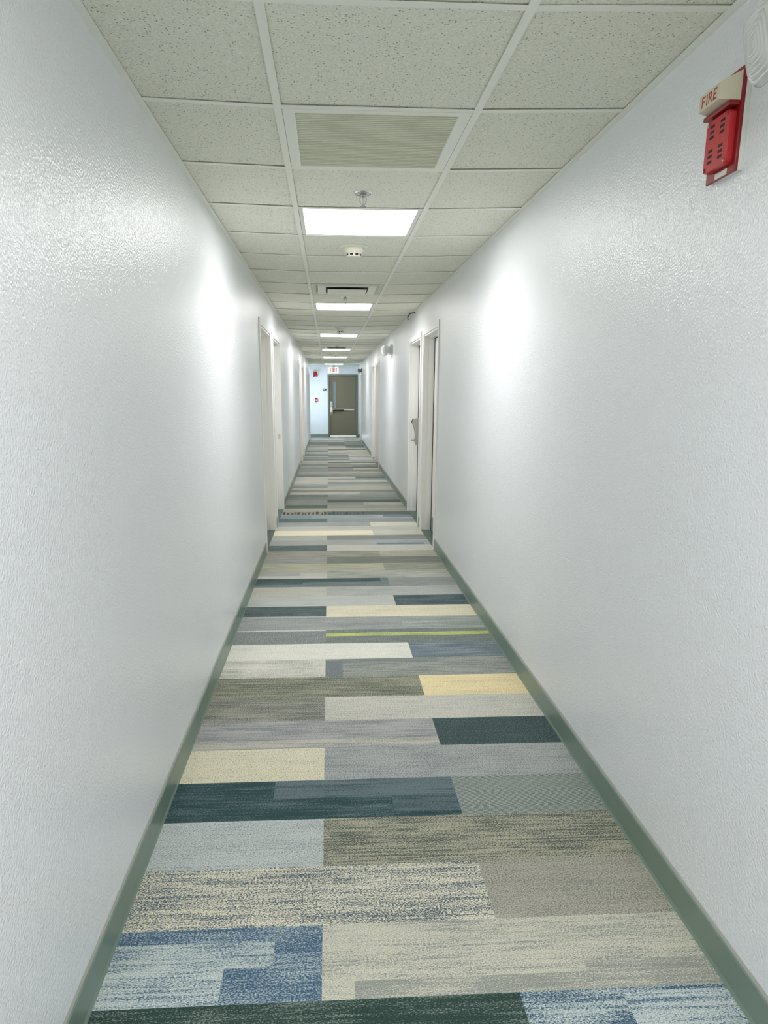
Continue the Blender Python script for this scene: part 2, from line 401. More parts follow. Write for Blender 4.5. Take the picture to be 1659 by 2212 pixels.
    l.new(A.outputs['Color'], mx.inputs['A']); l.new(B_.outputs['Color'], mx.inputs['B'])
    gr = n.new('ShaderNodeMapRange'); gr.inputs['From Min'].default_value = .30; gr.inputs['From Max'].default_value = .70
    gr.inputs['To Min'].default_value = .62; gr.inputs['To Max'].default_value = 1.36
    l.new(noise((1, 1.5, 40), 290, 1.0, .5), gr.inputs['Value'])
    ml = n.new('ShaderNodeMix'); ml.data_type = 'RGBA'; ml.blend_type = 'MULTIPLY'; ml.inputs['Factor'].default_value = 1
    l.new(mx.outputs['Result'], ml.inputs['A']); l.new(gr.outputs[0], ml.inputs['B'])
    l.new(ml.outputs['Result'], b.inputs['Base Color'])
    u = n.new('ShaderNodeBump'); u.inputs['Strength'].default_value = 0.6; u.inputs['Distance'].default_value = 0.003
    l.new(fleck, u.inputs['Height']); l.new(u.outputs['Normal'], b.inputs['Normal'])
    return o
carpet()
MB().box(-BX-.3, BX+.3, YB-.3, YE+.3, -0.12, -0.002).build('floor_slab', M_plenum, bpy.data.objects['floor'], 'structure')

# ------------------------------------------------------------------ doors of the corridor
# (side, near edge of the casing, far edge of the casing)
DOORS = [(-1, 6.60, 7.84), (-1, 8.08, 9.28), (1, 6.70, 7.80), (1, 7.97, 9.12),
         (-1, 14.9, 16.1), (-1, 16.4, 17.6), (1, 14.55, 15.72), (1, 15.92, 17.05),
         (-1, 22.25, 23.35), (1, 22.35, 23.50)]
CW, CT, HZ = 0.055, 0.012, 2.042      # casing width, its thickness, clear height
REC = 0.105                           # depth from the wall face to the door leaf
WT = 0.24                             # wall thickness
def side_wall(s, name):
    m = MB()
    ds = sorted([(a+CW, b-CW) for (ss, a, b) in DOORS if ss == s])
    y = YB
    x0, x1 = (HW, HW+WT) if s > 0 else (-HW-WT, -HW)
    for a, b in ds:
        m.box(x0, x1, y, a, -0.05, ZW+.10); m.box(x0, x1, a, b, HZ, ZW+.10); y = b
    m.box(x0, x1, y, YC, -0.05, ZW+.10)
    bmesh.ops.remove_doubles(m.bm, verts=m.bm.verts[:], dist=1e-5)
    return m.build(name, M_wall, None, 'structure')
side_wall(-1, 'wall_left'); side_wall(1, 'wall_right')

def cove(m, s, y0, y1):
    """vinyl base: flat face, curved toe, rounded top lip"""
    X = HW
    prof = [(0, 0), (-0.011, 0), (-0.009, .004), (-0.0065, .010), (-0.006, .02), (-0.006, BBH-.012), (-.0075, BBH-.010), (-.0075, BBH-.004), (-.005, BBH), (0, BBH)]
    m.extrude([(s*(X+u), z) for u, z in prof], 'y', y0, y1)
def base_side(s, name):
    m = MB(); cap = MB()
    ds = sorted([(a, b) for (ss, a, b) in DOORS if ss == s]); y = YB
    segs = []
    for a, b in ds: segs.append((y, a)); y = b
    segs.append((y, YC))
    for a, b in segs:
        j = a
        while j < b - 1e-4:
            e = min(b, j + 3.6); e = b if b - e < .4 else e
            cove(m, s, j, e - (0.0012 if e < b else 0)); j = e
        cap.extrude([(s*HW, BBH), (s*(HW-.0045), BBH), (s*(HW-.0015), BBH+.009), (s*HW, BBH+.009)], 'y', a, b)
    o = m.build(name, M_base, None, 'structure')
    cap.build('caulk_line', M_cap, o, 'structure')
base_side(-1, 'baseboard_left'); base_side(1, 'baseboard_right')

def corridor_door(i, s, a, b):
    """casing, jamb with stop, leaf set back, dark sill"""
    o = bpy.data.objects.new('door_%d' % i, None); COL.objects.link(o); o['kind'] = 'structure'
    o.location = (s*HW, (a+b)/2, 0); h = (b-a)/2
    def X(u): return s*u           # u: into the wall is positive
    def bx(m, u0, u1, y0, y1, z0, z1, bev=0):
        x = sorted((X(u0), X(u1))); m.box(x[0], x[1], y0, y1, z0, z1, bev)
    top = HZ + CW
    fr = MB()
    bx(fr, -CT, 0, -h, -h+CW, 0, top, .003); bx(fr, -CT, 0, h-CW, h, 0, top, .003); bx(fr, -CT, 0, -h+CW-.001, h-CW+.001, HZ, top-.0005, .003)
    # jamb lining
    J = 0.014
    bx(fr, -.002, WT, -h+CW-.001, -h+CW+J, 0, HZ); bx(fr, -.002, WT, h-CW-J, h-CW+.001, 0, HZ)
    bx(fr, -.0015, WT, -h+CW+J, h-CW-J, HZ-J, HZ+.0005)
    f = fr.build('door_frame', M_trim, o)
    st = MB()
    bx(st, .045, REC, -h+CW+J, -h+CW+J+.013, 0, HZ-J, .0015); bx(st, .045, REC, h-CW-J-.013, h-CW-J, 0, HZ-J, .0015)
    bx(st, .045, REC, -h+CW+J, h-CW-J, HZ-J-.013, HZ-J, .0015)
    st.build('door_stop', M_trim, f)
    lf = MB(); bx(lf, REC+.002, REC+.045, -h+CW+J+.004, h-CW-J-.004, .012, HZ-J-.004, .002)
    leaf = lf.build('door_leaf', M_leaf, o)
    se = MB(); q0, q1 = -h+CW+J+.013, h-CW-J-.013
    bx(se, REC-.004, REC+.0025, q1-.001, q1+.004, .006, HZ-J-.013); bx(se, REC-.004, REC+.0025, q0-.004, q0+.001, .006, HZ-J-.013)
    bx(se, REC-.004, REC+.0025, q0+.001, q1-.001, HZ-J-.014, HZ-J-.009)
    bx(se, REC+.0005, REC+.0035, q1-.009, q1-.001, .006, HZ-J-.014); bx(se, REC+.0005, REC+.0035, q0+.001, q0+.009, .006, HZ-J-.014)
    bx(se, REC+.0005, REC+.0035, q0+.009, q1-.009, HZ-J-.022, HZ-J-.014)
    se.build('door_seal', M_black, leaf)  # black strips stand in for the shaded gap between stop and leaf
    kp = MB(); bx(kp, REC, REC+.003, -h+CW+J+.02, h-CW-J-.02, .02, .16, .0008)
    kp.build('kick_plate', M_base, leaf)
    sl = MB(); bx(sl, -.001, REC+.06, -h+CW, h-CW, -.02, .005)
    sl.build('door_sill', M_sill, o)
    return o, f, leaf, h
door_objs = []
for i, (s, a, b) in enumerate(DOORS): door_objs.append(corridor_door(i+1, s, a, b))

# strike plate on the far jamb of the second door on the left
o, f, leaf, h = door_objs[1]
MB().box(-.035, -.012, h-CW-.0165, h-CW-.0135, .90, .955, .001).build('strike_plate', M_steel, f)
# electronic lock with lever on the far side of the second door on the right
o, f, leaf, h = door_objs[3]
lk = MB()
yc = h - CW - .145
prof = [(REC+.002, .845), (REC-.045, .845), (REC-.048, .87), (REC-.048, .96), (REC-.060, 1.03), (REC-.085, 1.10), (REC-.092, 1.125), (REC-.070, 1.155), (REC-.03, 1.165), (REC+.002, 1.165)]
lk.extrude(prof, 'y', yc-.042, yc+.042, .006)
L1 = lk.build('lock_housing', M_lock, leaf, None, 'satin grey lock housing with a curved front')
MB().extrude([(REC-.0985, 1.118), (REC-.0925, 1.113), (REC-.070, 1.152), (REC-.075, 1.160)], 'y', yc-.034, yc+.034, .001).build('card_reader', M_black, L1, None, 'black reader strip at the top of the lock')
lv = MB(); lv.tube([(REC-.045, yc, .905), (REC-.085, yc, .905)], .012, 14)
lv.tube([(REC-.085, yc+.006, .905), (REC-.094, yc-.03, .905), (REC-.094, yc-.115, .903)], .010, 12)
lv.build('lever', M_chrome, L1, None, 'chrome lever of the lock')

# ------------------------------------------------------------------ ceiling: tiles on a tee grid
SPECIAL = {(2, 1), (8, 1), (14, 1), (20, 1), (25, 1), (32, 1), (-4, 1), (-7, 1), (0, 1), (6, 1), (19, 1)}
def zc(x):
    """underside of the grid: lower along the main tees than at the walls"""
    if x <= XL: return ZT + (ZW-ZT)*(XL-x)/(XL+HW)
    if x >= XR: return ZT + (ZW-ZT)*(x-XR)/(HW-XR)
    return ZT
KMIN, KMAX = -9, 34
def ceiling():
    t = MB(); r = random.Random(3)
    cols = [(-HW, XL), (XL, XR), (XR, HW)]
    for k in range(KMIN, KMAX+1):
        for c, (x0, x1) in enumerate(cols):
            if (k, c) in SPECIAL: continue
            y0, y1 = K(k)+.004, min(K(k+1), YE)-.004
            if y1 - y0 < .05: continue
            q = []
            for (x, y) in ((x0+.004, y0), (x1-.004, y0), (x1-.004, y1), (x0+.004, y1)):
                q.append((x, y, zc(x) + .0035 + r.uniform(0, .0032)))
            t.hexa(q + [(x, y, z+.014) for x, y, z in q])
    o = t.build('ceiling', M_tile, None, 'structure')
    g = MB(); F = .0125
    for x in (XL, XR):
        g.box(x-F, x+F, YB, YE, ZT, ZT+.0018); g.box(x-.0015, x+.0015, YB, YE, ZT+.0018, ZT+.03)
    for k in range(KMIN, KMAX+2):
        y = K(k)
        for x0, x1 in cols:
            a, b = (x0 + (F if x0 > -HW else 0), x1 - (F if x1 < HW else 0))
            za, zb = zc(a)+.0004, zc(b)+.0004
            g.hexa([(a, y-F, za), (b, y-F, zb), (b, y+F, zb), (a, y+F, za), (a, y-F, za+.0018), (b, y-F, zb+.0018), (b, y+F, zb+.0018), (a, y+F, za+.0018)])
            g.hexa([(a, y-.0015, za+.0018), (b, y-.0015, zb+.0018), (b, y+.0015, zb+.0018), (a, y+.0015, za+.0018), (a, y-.0015, za+.03), (b, y-.0015, zb+.03), (b, y+.0015, zb+.03), (a, y+.0015, za+.03)])
    g.build('ceiling_grid', M_grid, o, 'structure')
    w = MB()
    for s in (-1, 1):
        x = sorted((s*HW, s*(HW-.024)))
        j = YB
        while j < YC:
            e = min(YC, j+3.05)
            w.box(x[0]+(.0012 if s < 0 else 0), x[1]-(.0012 if s > 0 else 0), j+.0006, e-.0006, ZW-.0012, ZW+.0010)
            u = sorted((s*HW, s*(HW-.0012))); w.box(u[0], u[1], j+.0006, e-.0006, ZW-.0012, ZW+.022)
            j = e
    w.build('wall_angle', M_grid, o, 'structure')
    p = MB(); p.box(-HW-WT, HW+WT, YB-.3, YC, ZW+.045, ZW+.12); p.build('ceiling_deck', M_plenum, o, 'structure')
    b = MB()
    for s in (-1, 1):
        x = sorted((s*(HW+.001), s*(BX+.05))); b.box(x[0], x[1], YC-.02, YE, ZW, ZW+.03)
    b.build('bay_soffit', M_tile, o, 'structure')
    MB().box(-BX-.2, BX+.2, YC, YE+.3, ZW+.045, ZW+.12).build('bay_deck', M_plenum, o, 'structure')
ceiling()

# ------------------------------------------------------------------ end bay, end wall, back wall
DX0, DX1, DZ = -0.232, 0.79, 2.077     # outside of the exit door frame
def end_bay():
    m = MB()
    m.box(-BX-.2, DX0+.02, YE, YE+.2, -.05, ZW+.1); m.box(DX1-.02, BX+.2, YE, YE+.2, -.05, ZW+.1)
    m.box(DX0+.02, DX1-.02, YE, YE+.2, DZ-.02, ZW+.1)
    m.build('wall_end', M_wallend, None, 'structure')
    b = MB()
    for x0, x1 in ((-BX, DX0), (DX1, BX)):
        b.extrude([(YE, 0), (YE-.011, 0), (YE-.0065, .010), (YE-.006, BBH-.01), (YE-.004, BBH), (YE, BBH)], 'x', x0, x1)
    b.build('baseboard_end', M_base, None, 'structure')
    # the bay opens sideways past the corridor; daylight comes in from its left
    r = MB(); r.box(BX, BX+.2, YC-.25, YE+.2, -.05, ZW+.1); r.box(HW+WT, BX+.2, YC-.25, YC-.001, -.05, ZW+.1)
    r.build('wall_bay_right', M_wallend, None, 'structure')
    l = MB(); l.box(-BX-.2, -HW-WT, YC-.25, YC-.001, -.05, ZW+.1)
    wy0, wy1, wz0, wz1 = YC+.12, YE-.12, .35, 2.15
    l.box(-BX-.2, -BX, YC-.25, wy0, -.05, ZW+.1); l.box(-BX-.2, -BX, wy1, YE+.2, -.05, ZW+.1)
    l.box(-BX-.2, -BX, wy0, wy1, -.05, wz0); l.box(-BX-.2, -BX, wy0, wy1, wz1, ZW+.1)
    l.build('wall_bay_left', M_wallend, None, 'structure')
    w = bpy.data.objects.new('window_1', None); COL.objects.link(w); w['kind'] = 'structure'
    w.location = (-BX-.1, (wy0+wy1)/2, wz0)
    hy, hz = (wy1-wy0)/2, wz1-wz0
    f = MB()
    f.box(-.03, .03, -hy, -hy+.05, 0, hz, .003); f.box(-.03, .03, hy-.05, hy, 0, hz, .003)
    f.box(-.03, .03, -hy, hy, 0, .05, .003); f.box(-.03, .03, -hy, hy, hz-.05, hz, .003); f.box(-.025, .025, -.02, .02, .05, hz-.05, .003)
    f.build('window_frame', M_trim, w)
    MB().box(-.003, .003, -hy+.05, hy-.05, .05, hz-.05).build('window_pane', M_pane, w)
    bk = MB(); bk.box(-HW-WT, HW+WT, YB-.2, YB, -.05, ZW+.1); bk.build('wall_back', M_wall, None, 'structure')
end_bay()

def exit_door():
    o = bpy.data.objects.new('door_11', None); COL.objects.link(o); o['kind'] = 'structure'
    cx = (DX0+DX1)/2; o.location = (cx, YE, 0); h = (DX1-DX0)/2
    f = MB(); fw = .055
    # profiled hollow metal frame
    for s in (-1, 1):
        x = sorted((s*h, s*(h-fw))); f.box(x[0], x[1], -.03, .16, 0, DZ, .004)
        x = sorted((s*(h-fw), s*(h-fw-.016))); f.box(x[0], x[1], .05, .16, 0, DZ-fw, .002)
    f.box(-h+fw-.002, h-fw+.002, -.0295, .1595, DZ-fw, DZ-.0005, .004); f.box(-h+fw+.016, h-fw-.016, .05, .16, DZ-fw-.016, DZ-fw+.001, .002)
    fo = f.build('door_frame', M_oliveframe, o, None, 'grey green metal frame')
    lx0, lx1, lz0, lz1 = -h+fw+.003, h-fw-.003, .05, DZ-fw-.004
    wx0, wx1, wz0, wz1 = -0.042-cx, 0.05-cx, .98, 1.825
    y0, y1 = .002, .048
    d = MB()
    d.box(lx0, wx0, y0, y1, lz0, lz1); d.box(wx1, lx1, y0, y1, lz0, lz1); d.box(wx0, wx1, y0, y1, lz0, wz0); d.box(wx0, wx1, y0, y1, wz1, lz1)
    bmesh.ops.remove_doubles(d.bm, verts=d.bm.verts[:], dist=1e-5)
    leaf = d.build('door_leaf', M_olive, o, None, 'olive brown metal door leaf')
    wf = MB(); t = .012
    wf.box(wx0-t, wx0+.002, y0-.006, y1, wz0-t, wz1+t, .002); wf.box(wx1-.002, wx1+t, y0-.006, y1, wz0-t, wz1+t, .002)
    wf.box(wx0, wx1, y0-.006, y1, wz0-t, wz0+.002, .002); wf.box(wx0, wx1, y0-.006, y1, wz1-.002, wz1+t, .002)
    wf.build('window_bead', M_olive, leaf)
    MB().box(wx0, wx1, .022, .028, wz0, wz1).build('window_glass', M_wire, leaf, None, 'narrow blue tinted glass strip')
    # exit bar
    bar = MB()
    bar.box(-.10-cx, .66-cx, -.030, .0015, .895, .945, .004)
    pb = bar.build('panic_bar', M_steel, o, None, 'long steel push bar')
    MB().box(-.05-cx, .30-cx, -.062, -.0305, .922, .948, .006).build('push_pad', M_ivory, pb, None, 'pale push pad on the bar')
    MB().box(-.05-cx, .30-cx, -.050, -.0305, .888, .9215, .003).build('pad_recess', M_black, pb, None, 'black underside of the push pad')  # black block put in as the shadow below the bar
    MB().box(.30-cx, .48-cx, -.045, -.0305, .900, .945, .004).build('bar_cover', M_steel, pb)
    lc = MB(); lc.box(-.155-cx, -.068-cx, -.028, .0015, 1.02, 1.185, .005)
    lc.build('lock_plate', M_steel, o, None, 'satin steel plate beside the window')
    l2 = MB(); l2.box(-.150-cx, -.072-cx, -.075, .0015, .83, 1.015, .01)
    lo = l2.build('lock_case', M_ivory, o, None, 'cream latch case at the end of the bar')
    MB().tube([(-.072-cx, -.05, .935), (-.03-cx, -.05, .935)], .017, 14).build('latch_arm', M_steel, lo)
    l3 = MB(); l3.box(-.142-cx, -.074-cx, -.040, .0015, .765, .83, .004)
    kp = l3.build('latch_foot', M_white, o)
    MB().box(-.132-cx, -.084-cx, -.043, -.0395, .782, .822, .001).build('key_window', M_black, kp)
    MB().extrude([(-.035, 0), (.16, 0), (.16, .024), (-.01, .024), (-.035, .004)], 'x', -h+fw, h-fw).build('threshold', M_steel, o, None, 'bright metal threshold')
    hg = []
    for z in (.25, 1.05, 1.8):
        MB().tube([(h-fw-.004, -.004, z-.05), (h-fw-.004, -.004, z+.05)], .007, 10).build('hinge', M_oliveframe, leaf)
exit_door()

# ------------------------------------------------------------------ ceiling fixtures
MIDX = (XL+XR)/2; CWID = (XR-XL)
def light_panel(label):
    t = thing('ceiling_light', label, 'ceiling light', (0, 0, 0), 0, 'recessed ceiling lights along the corridor')
    w, d = CWID/2-.014, D/2-.014
    h = MB(); e = .022
    h.box(-w, w, -d, -d+e*.6, 0, .05); h.box(-w, w, d-e*.6, d, 0, .05); h.box(-w, -w+e, -d, d, 0, .05); h.box(w-e, w, -d, d, 0, .05)
    h.box(-w, w, -d, d, .05, .056)
    h.build('housing', M_white, t)
    ln = MB(); ln.box(-w+e, w-e, -d+e*.6, d-e*.6, .004, .010)
    do = ln.build('diffuser', M_white, t, None, 'glowing white diffuser')
    do.data.materials.append(M_lamp)
    for p_ in do.data.polygons:
        if p_.normal.z < -.5: p_.material_index = 1      # the lit underside
    return t
LK = [2, 8, 14, 20, 25, 32, -4, -7]  # last two out of view, added to brighten the near walls and floor
LL = ['largest lit white ceiling panel, between the near sprinkler and smoke detector',
      'second lit ceiling panel, just behind the square supply diffuser and a sprinkler',
      'third lit ceiling panel, right behind the second smoke detector',
      'fourth lit ceiling panel from the front, behind the dark slotted diffuser',
      'fifth lit ceiling panel from the front, behind the far small smoke detector',
      'sixth and last lit ceiling panel, in front of the exit sign',
      'lit ceiling panel overhead, in front of the ribbed return grille',
      'lit ceiling panel behind the viewer at the corridor back wall']
def at_light(k): return (MIDX, K(k)+D/2, ZT+.0022)
lp = light_panel(LL[0]); lp.location = at_light(2)
for k, l in list(zip(LK, LL))[1:]: dup(lp, at_light(k), l, 'recessed ceiling lights along the corridor')

# return grille in the first whole tile
g = thing('return_grille', 'white framed return air grille with fine green-grey louvres set in the ceiling', 'vent', (MIDX, K(0)+D/2, ZT+.0022))
w, d = CWID/2-.0135, D/2-.0135
f = MB(); e = .040
f.box(-w, -w+e, -d, d, -.003, .010, .002); f.box(w-e, w, -d, d, -.003, .010, .002)
f.box(-w+e-.002, w-e+.002, -d, -d+e*.8, -.003, .010, .002); f.box(-w+e-.002, w-e+.002, d-e*.5, d, -.003, .010, .002)
f.build('frame', M_grid, g)
lv = MB(); n = 32; a0, a1 = -d+e*.8, d-e*.5
for i in range(n):
    p = (a1-a0)/n; y = a0 + p*(i+.5)
    lv.hexa([(-w+e, y-p*.13, .001), (w-e, y-p*.13, .001), (w-e, y+p*.13, .001), (-w+e, y+p*.13, .001),
             (-w+e, y-p*.10, .008), (w-e, y-p*.10, .008), (w-e, y+p*.16, .008), (-w+e, y+p*.16, .008)])
lv.build('louvres', M_louver, g, None, 'thin parallel green-grey louvres')
MB().box(-w, w, -d, d, .010, .014).build('filter_back', M_filter, g, None, 'darker filter behind the louvres')

def diffuser(label, loc):
    t = thing('supply_diffuser', label, 'vent', loc, 0, 'square supply diffusers')
    w, d = CWID/2-.0135, D/2-.0135
    m = MB(); i = .07
    # sloping pan up to the neck
    ring = [(w, d, 0), (w-.012, d-.012, 0.001), (w-i, d-i, .030), (w-i-.05, d-i-.05, .055)]
    b = bmesh.new(); rs = []
    for x, y, z in ring: rs.append([b.verts.new(v) for v in ((-x, -y, z), (x, -y, z), (x, y, z), (-x, y, z))])
    for u, v in zip(rs, rs[1:]):
        for k in range(4): b.faces.new((u[k], u[(k+1) % 4], v[(k+1) % 4], v[k]))
    b.faces.new(rs[-1]); m.add(b)
    m.build('pan', M_metalvent, t)
    c = MB(); O, IX, IY = .255, .185, .205
    for x0, x1, y0, y1 in ((-O, -IX, -O, O), (IX, O, -O, O), (-IX, IX, -O, -IY), (-IX, IX, IY, O)): c.box(x0, x1, y0, y1, -.004, .008)
    bmesh.ops.remove_doubles(c.bm, verts=c.bm.verts[:], dist=1e-5)
    c.build('middle_cone', M_grid, t)
    MB().box(-IX-.01, IX+.01, -IY-.01, IY+.01, .0085, .050).build('neck', M_black, t, None, 'dark neck opening')
    q = MB(); q.box(-.170, .170, -.170, .170, -.021, -.016, .002)
    qo = q.build('centre_plate', M_grid, t)
    st = MB(); st.box(-.02, .02, -.02, .02, -.016, .0085); st.build('plate_stem', M_black, qo)
    return t
df = diffuser('stepped square supply diffuser in the ceiling, in front of the second light', (MIDX, K(6)+D/2, ZT+.0022))
dup(df, (MIDX, K(19)+D/2, ZT+.0022), 'far dark slotted diffuser just before the fourth light panel', 'square supply diffusers')

def sprinkler(label, loc):
    t = thing('sprinkler_head', label, 'sprinkler', loc, 0, 'chrome fire sprinklers')
    e = MB(); e.lathe([(.018, -.001), (.024, -.002), (.030, -.006), (.036, -.010), (.040, -.008), (.042, -.001), (.042, .0), (.018, .0)], 36)
    e.build('escutcheon', M_chrome, t)
    b = MB(); b.lathe([(0, .0), (.012, .0), (.012, -.012), (.015, -.013), (.015, -.020), (.010, -.022), (0, -.022)], 6, None, False)
    bo = b.build('body', M_chrome, t)
    a = MB()
    for s in (-1, 1):
        a.tube([(s*.010, 0, -.018), (s*.015, 0, -.028), (s*.0145, 0, -.042), (s*.007, 0, -.054), (0, 0, -.058)], .0022, 8)
    a.lathe([(0, -.054), (.004, -.055), (.004, -.062), (0, -.062)], 10)
    a.build('frame_arms', M_chrome, t)
    MB().tube([(0, 0, -.020), (0, 0, -.054)], .0016, 8).build('glass_bulb', M_steel, t)
    dl = MB(); dl.lathe([(0, -.060), (.006, -.060), (.006, -.063), (0, -.063)], 12)
    for i in range(12):
        an = 2*math.pi*i/12; c, s_ = math.cos(an), math.sin(an)
        q = [(r*c - w*s_, r*s_ + w*c) for r, w in ((.004, -.0016), (.015, -.0026), (.015, .0026), (.004, .0016))]
        dl.hexa([(x, y, -.0632) for x, y in q] + [(x, y, -.0620) for x, y in q])
    dl.build('deflector', M_chrome, t)
    return t
SX = -.030
SP = [(3.61, SX, 'nearest chrome sprinkler head, hanging between the return grille and the first light'),
      (7.31, SX, 'second chrome sprinkler head, hanging between the supply diffuser and second light'),
      (11.48, SX, 'third sprinkler head, between the second smoke detector and third light'),
      (14.63, SX, 'small far sprinkler head in front of the far slotted diffuser'),
      (18.48, SX, 'tiny far sprinkler head just in front of the fifth light'),
      (22.0, SX, 'farthest tiny sprinkler head, between the fifth light and last light')]
sp0 = None
for y, x, l in SP:
    if sp0 is None: sp0 = sprinkler(l, (x, y, ZT+.006))
    else: dup(sp0, (x, y, ZT+.006), l, 'chrome fire sprinklers')

def detector(label, loc):
    t = thing('smoke_detector', label, 'smoke detector', loc, 0, 'round smoke detectors')
    b = MB(); b.lathe([(0, 0), (.088, 0), (.090, -.004), (.084, -.010), (.060, -.012), (0, -.012)], 48)
    b.build('base_plate', M_smoke, t)
    h = MB(); h.lathe([(.058, -.012), (.060, -.026), (.056, -.034), (.047, -.042), (.044, -.044), (.044, -.058), (.040, -.062), (0, -.063)], 48)
    ho = h.build('body', M_smoke, t)
    v = MB()
    for i in range(8):
        an = 2*math.pi*(i+.5)/8
        M = Matrix.Rotation(an, 4, 'Z')
        q = MB(); q.box(.0405, .0452, -.010, .010, -.057, -.046, .002); q.move(M); v.add(q.bm)
    v.build('vent_slots', M_black, ho, None, 'dark vent slots around the body')
    return t
d0 = detector('nearest cream smoke detector, just behind the first light panel', (-.030, 4.86, ZT+.005))
dup(d0, (-.022, 10.66, ZT+.005), 'second smoke detector, in front of the third light panel', 'round smoke detectors')
dup(d0, (-.031, 17.03, ZT+.005), 'small far smoke detector, between the fourth and fifth lights', 'round smoke detectors')
dup(d0, (-.040, 24.62, ZT+.005), 'farthest smoke detector, between the last light and exit sign', 'round smoke detectors')

# ------------------------------------------------------------------ lettering from strokes (u right, v up, unit height)
GL = {'E': [((0,0),(0,1)),((0,1),(.55,1)),((0,.5),(.48,.5)),((0,0),(.55,0))], 'X': [((0,0),(.6,1)),((0,1),(.6,0))],
      'I': [((0,0),(0,1))], 'T': [((.3,0),(.3,1)),((0,1),(.6,1))], 'F': [((0,0),(0,1)),((0,1),(.55,1)),((0,.52),(.46,.52))],
      'R': [((0,0),(0,1)),((0,1),(.40,1)),((.40,1),(.54,.88)),((.54,.88),(.54,.66)),((.54,.66),(.40,.53)),((.40,.53),(0,.53)),((.30,.53),(.58,0))]}
GW = {'E': .55, 'X': .6, 'I': 0, 'T': .6, 'F': .55, 'R': .56}
def lettering(m, text, h, th, gap, depth, M, nar=1.0):
    """strokes laid on the plane u,v with height w toward the reader"""
    tot = sum(GW[c]*h*nar for c in text) + gap*(len(text)-1); u = -tot/2; i = 0
    for c in text:
        for (a, b) in GL[c]:
            p = Vector((u + a[0]*h*nar, a[1]*h - h/2)); q = Vector((u + b[0]*h*nar, b[1]*h - h/2))
            dr = (q-p).normalized(); nn = Vector((-dr.y, dr.x))*th/2; p = p - dr*th/2; q = q + dr*th/2
            c4 = [p-nn, q-nn, q+nn, p+nn]; w = depth*(1+.02*i); i += 1
            m.hexa([M @ Vector((v.x, v.y, 0)) for v in c4] + [M @ Vector((v.x, v.y, w)) for v in c4])
        u += GW[c]*h*nar + gap
    return m

# exit sign above the end door
xs = thing('exit_sign', 'white sign with red EXIT letters above the olive door', 'sign', (-.022, YE, 2.212))
MB().box(-.165, .165, -.055, -.0005, -.095, .095, .008).build('housing', M_exit, xs)
ME = Matrix(((1,0,0,0),(0,0,-1,-.0552),(0,1,0,0),(0,0,0,1)))
lettering(MB(), 'EXIT', .125, .018, .034, .0015, ME, .52).build('lettering', M_exitred, xs, None, 'red EXIT letters')

# ------------------------------------------------------------------ fire alarms
# local frame: +x out of the wall (towards the corridor), y sideways, z up
def fire_alarm(label, loc, rz):
    t = thing('fire_alarm', label, 'fire alarm', loc, rz, 'red fire alarm horns')
    W, H = .136, .226
    bp = MB(); bp.box(0, .012, -W/2-.001, W/2+.001, -H/2+.002, H/2, .001); bp.build('mounting_box', M_white, t, None, 'pale edge of the mounting box')
    pl = MB(); pl.box(.0115, .020, -W/2, W/2, -H/2, H/2, .002)
    po = pl.build('back_plate', M_redd, t, None, 'deep red back plate')
    hn = MB(); hn.extrude([(u, v-.033) for u, v in rrect(.108, .118, .010)], 'x', .0195, .038, .002)
    ho = hn.build('horn_cover', M_red, t, None, 'bright red horn cover')
    for y in (-.024, .024):
        for z in (-.064, -.009):
            for i in range(3):
                MB().box(.0372, .0384, y-.010, y+.010, z+(i-.5)*.0125-.003, z+(i-.5)*.0125+.0035).build('sound_slot', M_black, ho, None, 'black slot in the horn cover')
    for y, z in ((-.045, .018), (.045, -.084), (.045, .018), (-.045, -.084)):
        MB().lathe([(0, .0012), (.0045, .0012), (.005, 0), (0, 0)], 14, Matrix.Translation((.0381, y, z)) @ Matrix.Rotation(math.pi/2, 4, 'Y')).build('screw', M_brass if y*z < 0 else M_redd, ho)
    ld = MB(); ld.box(.0195, .046, -.062, .062, .030, .040, .002); ld.build('ledge', M_redd, t)
    ln = MB(); z0, z1 = .046, .090
    # wedge shaped lens: sloping sides run back to the plate
    ln.hexa([(.0195, -.062, z0-.006), (.0195, .062, z0-.006), (.066, .048, z0), (.066, -.048, z0), (.0195, -.062, z1+.014), (.0195, .062, z1+.014), (.066, .048, z1-.008), (.066, -.048, z1-.008)])
    lo = ln.build('strobe_lens', M_ivory, t, None, 'cream wedge shaped strobe lens')
    MT = Matrix(((0,0,1,.0661),(1,0,0,0),(0,1,0,(z0+z1-.008)/2),(0,0,0,1)))
    lettering(MB(), 'FIRE', .021, .0030, .0105, .0006, MT).build('lettering', M_redink, lo, None, 'red FIRE letters')
    MB().box(.0198, .0206, -.022, .034, -.111, -.098).build('sticker', M_sticker, po, None, 'small white sticker')
    return t
FA = fire_alarm('red fire alarm horn marked FIRE high on the right wall', (HW, 1.922, 2.090), math.pi)
dup(FA, (-.642, YE, 2.108), 'small far red fire alarm horn on the end wall left of the exit sign', 'red fire alarm horns', -math.pi/2)

# manual pull station on the end wall
ps = thing('pull_station', 'small red pull station with white handle, left of the olive door', 'fire alarm pull', (-.625, YE, 1.233))
MB().box(-.047, .047, -.03, .002, -.070, .070, .004).build('case', M_red, ps)
hp = MB(); hp.extrude([(-.030, .018), (.030, .018), (.030, .004), (.012, -.004), (.008, -.030), (-.008, -.030), (-.012, -.004), (-.030, .004)], 'y', -.046, -.0305, .002)
hp.build('handle', M_white, ps, None, 'white T shaped pull handle')
MB().box(-.040, .040, -.033, -.0302, .036, .052, .001).build('top_band', M_redd, ps)

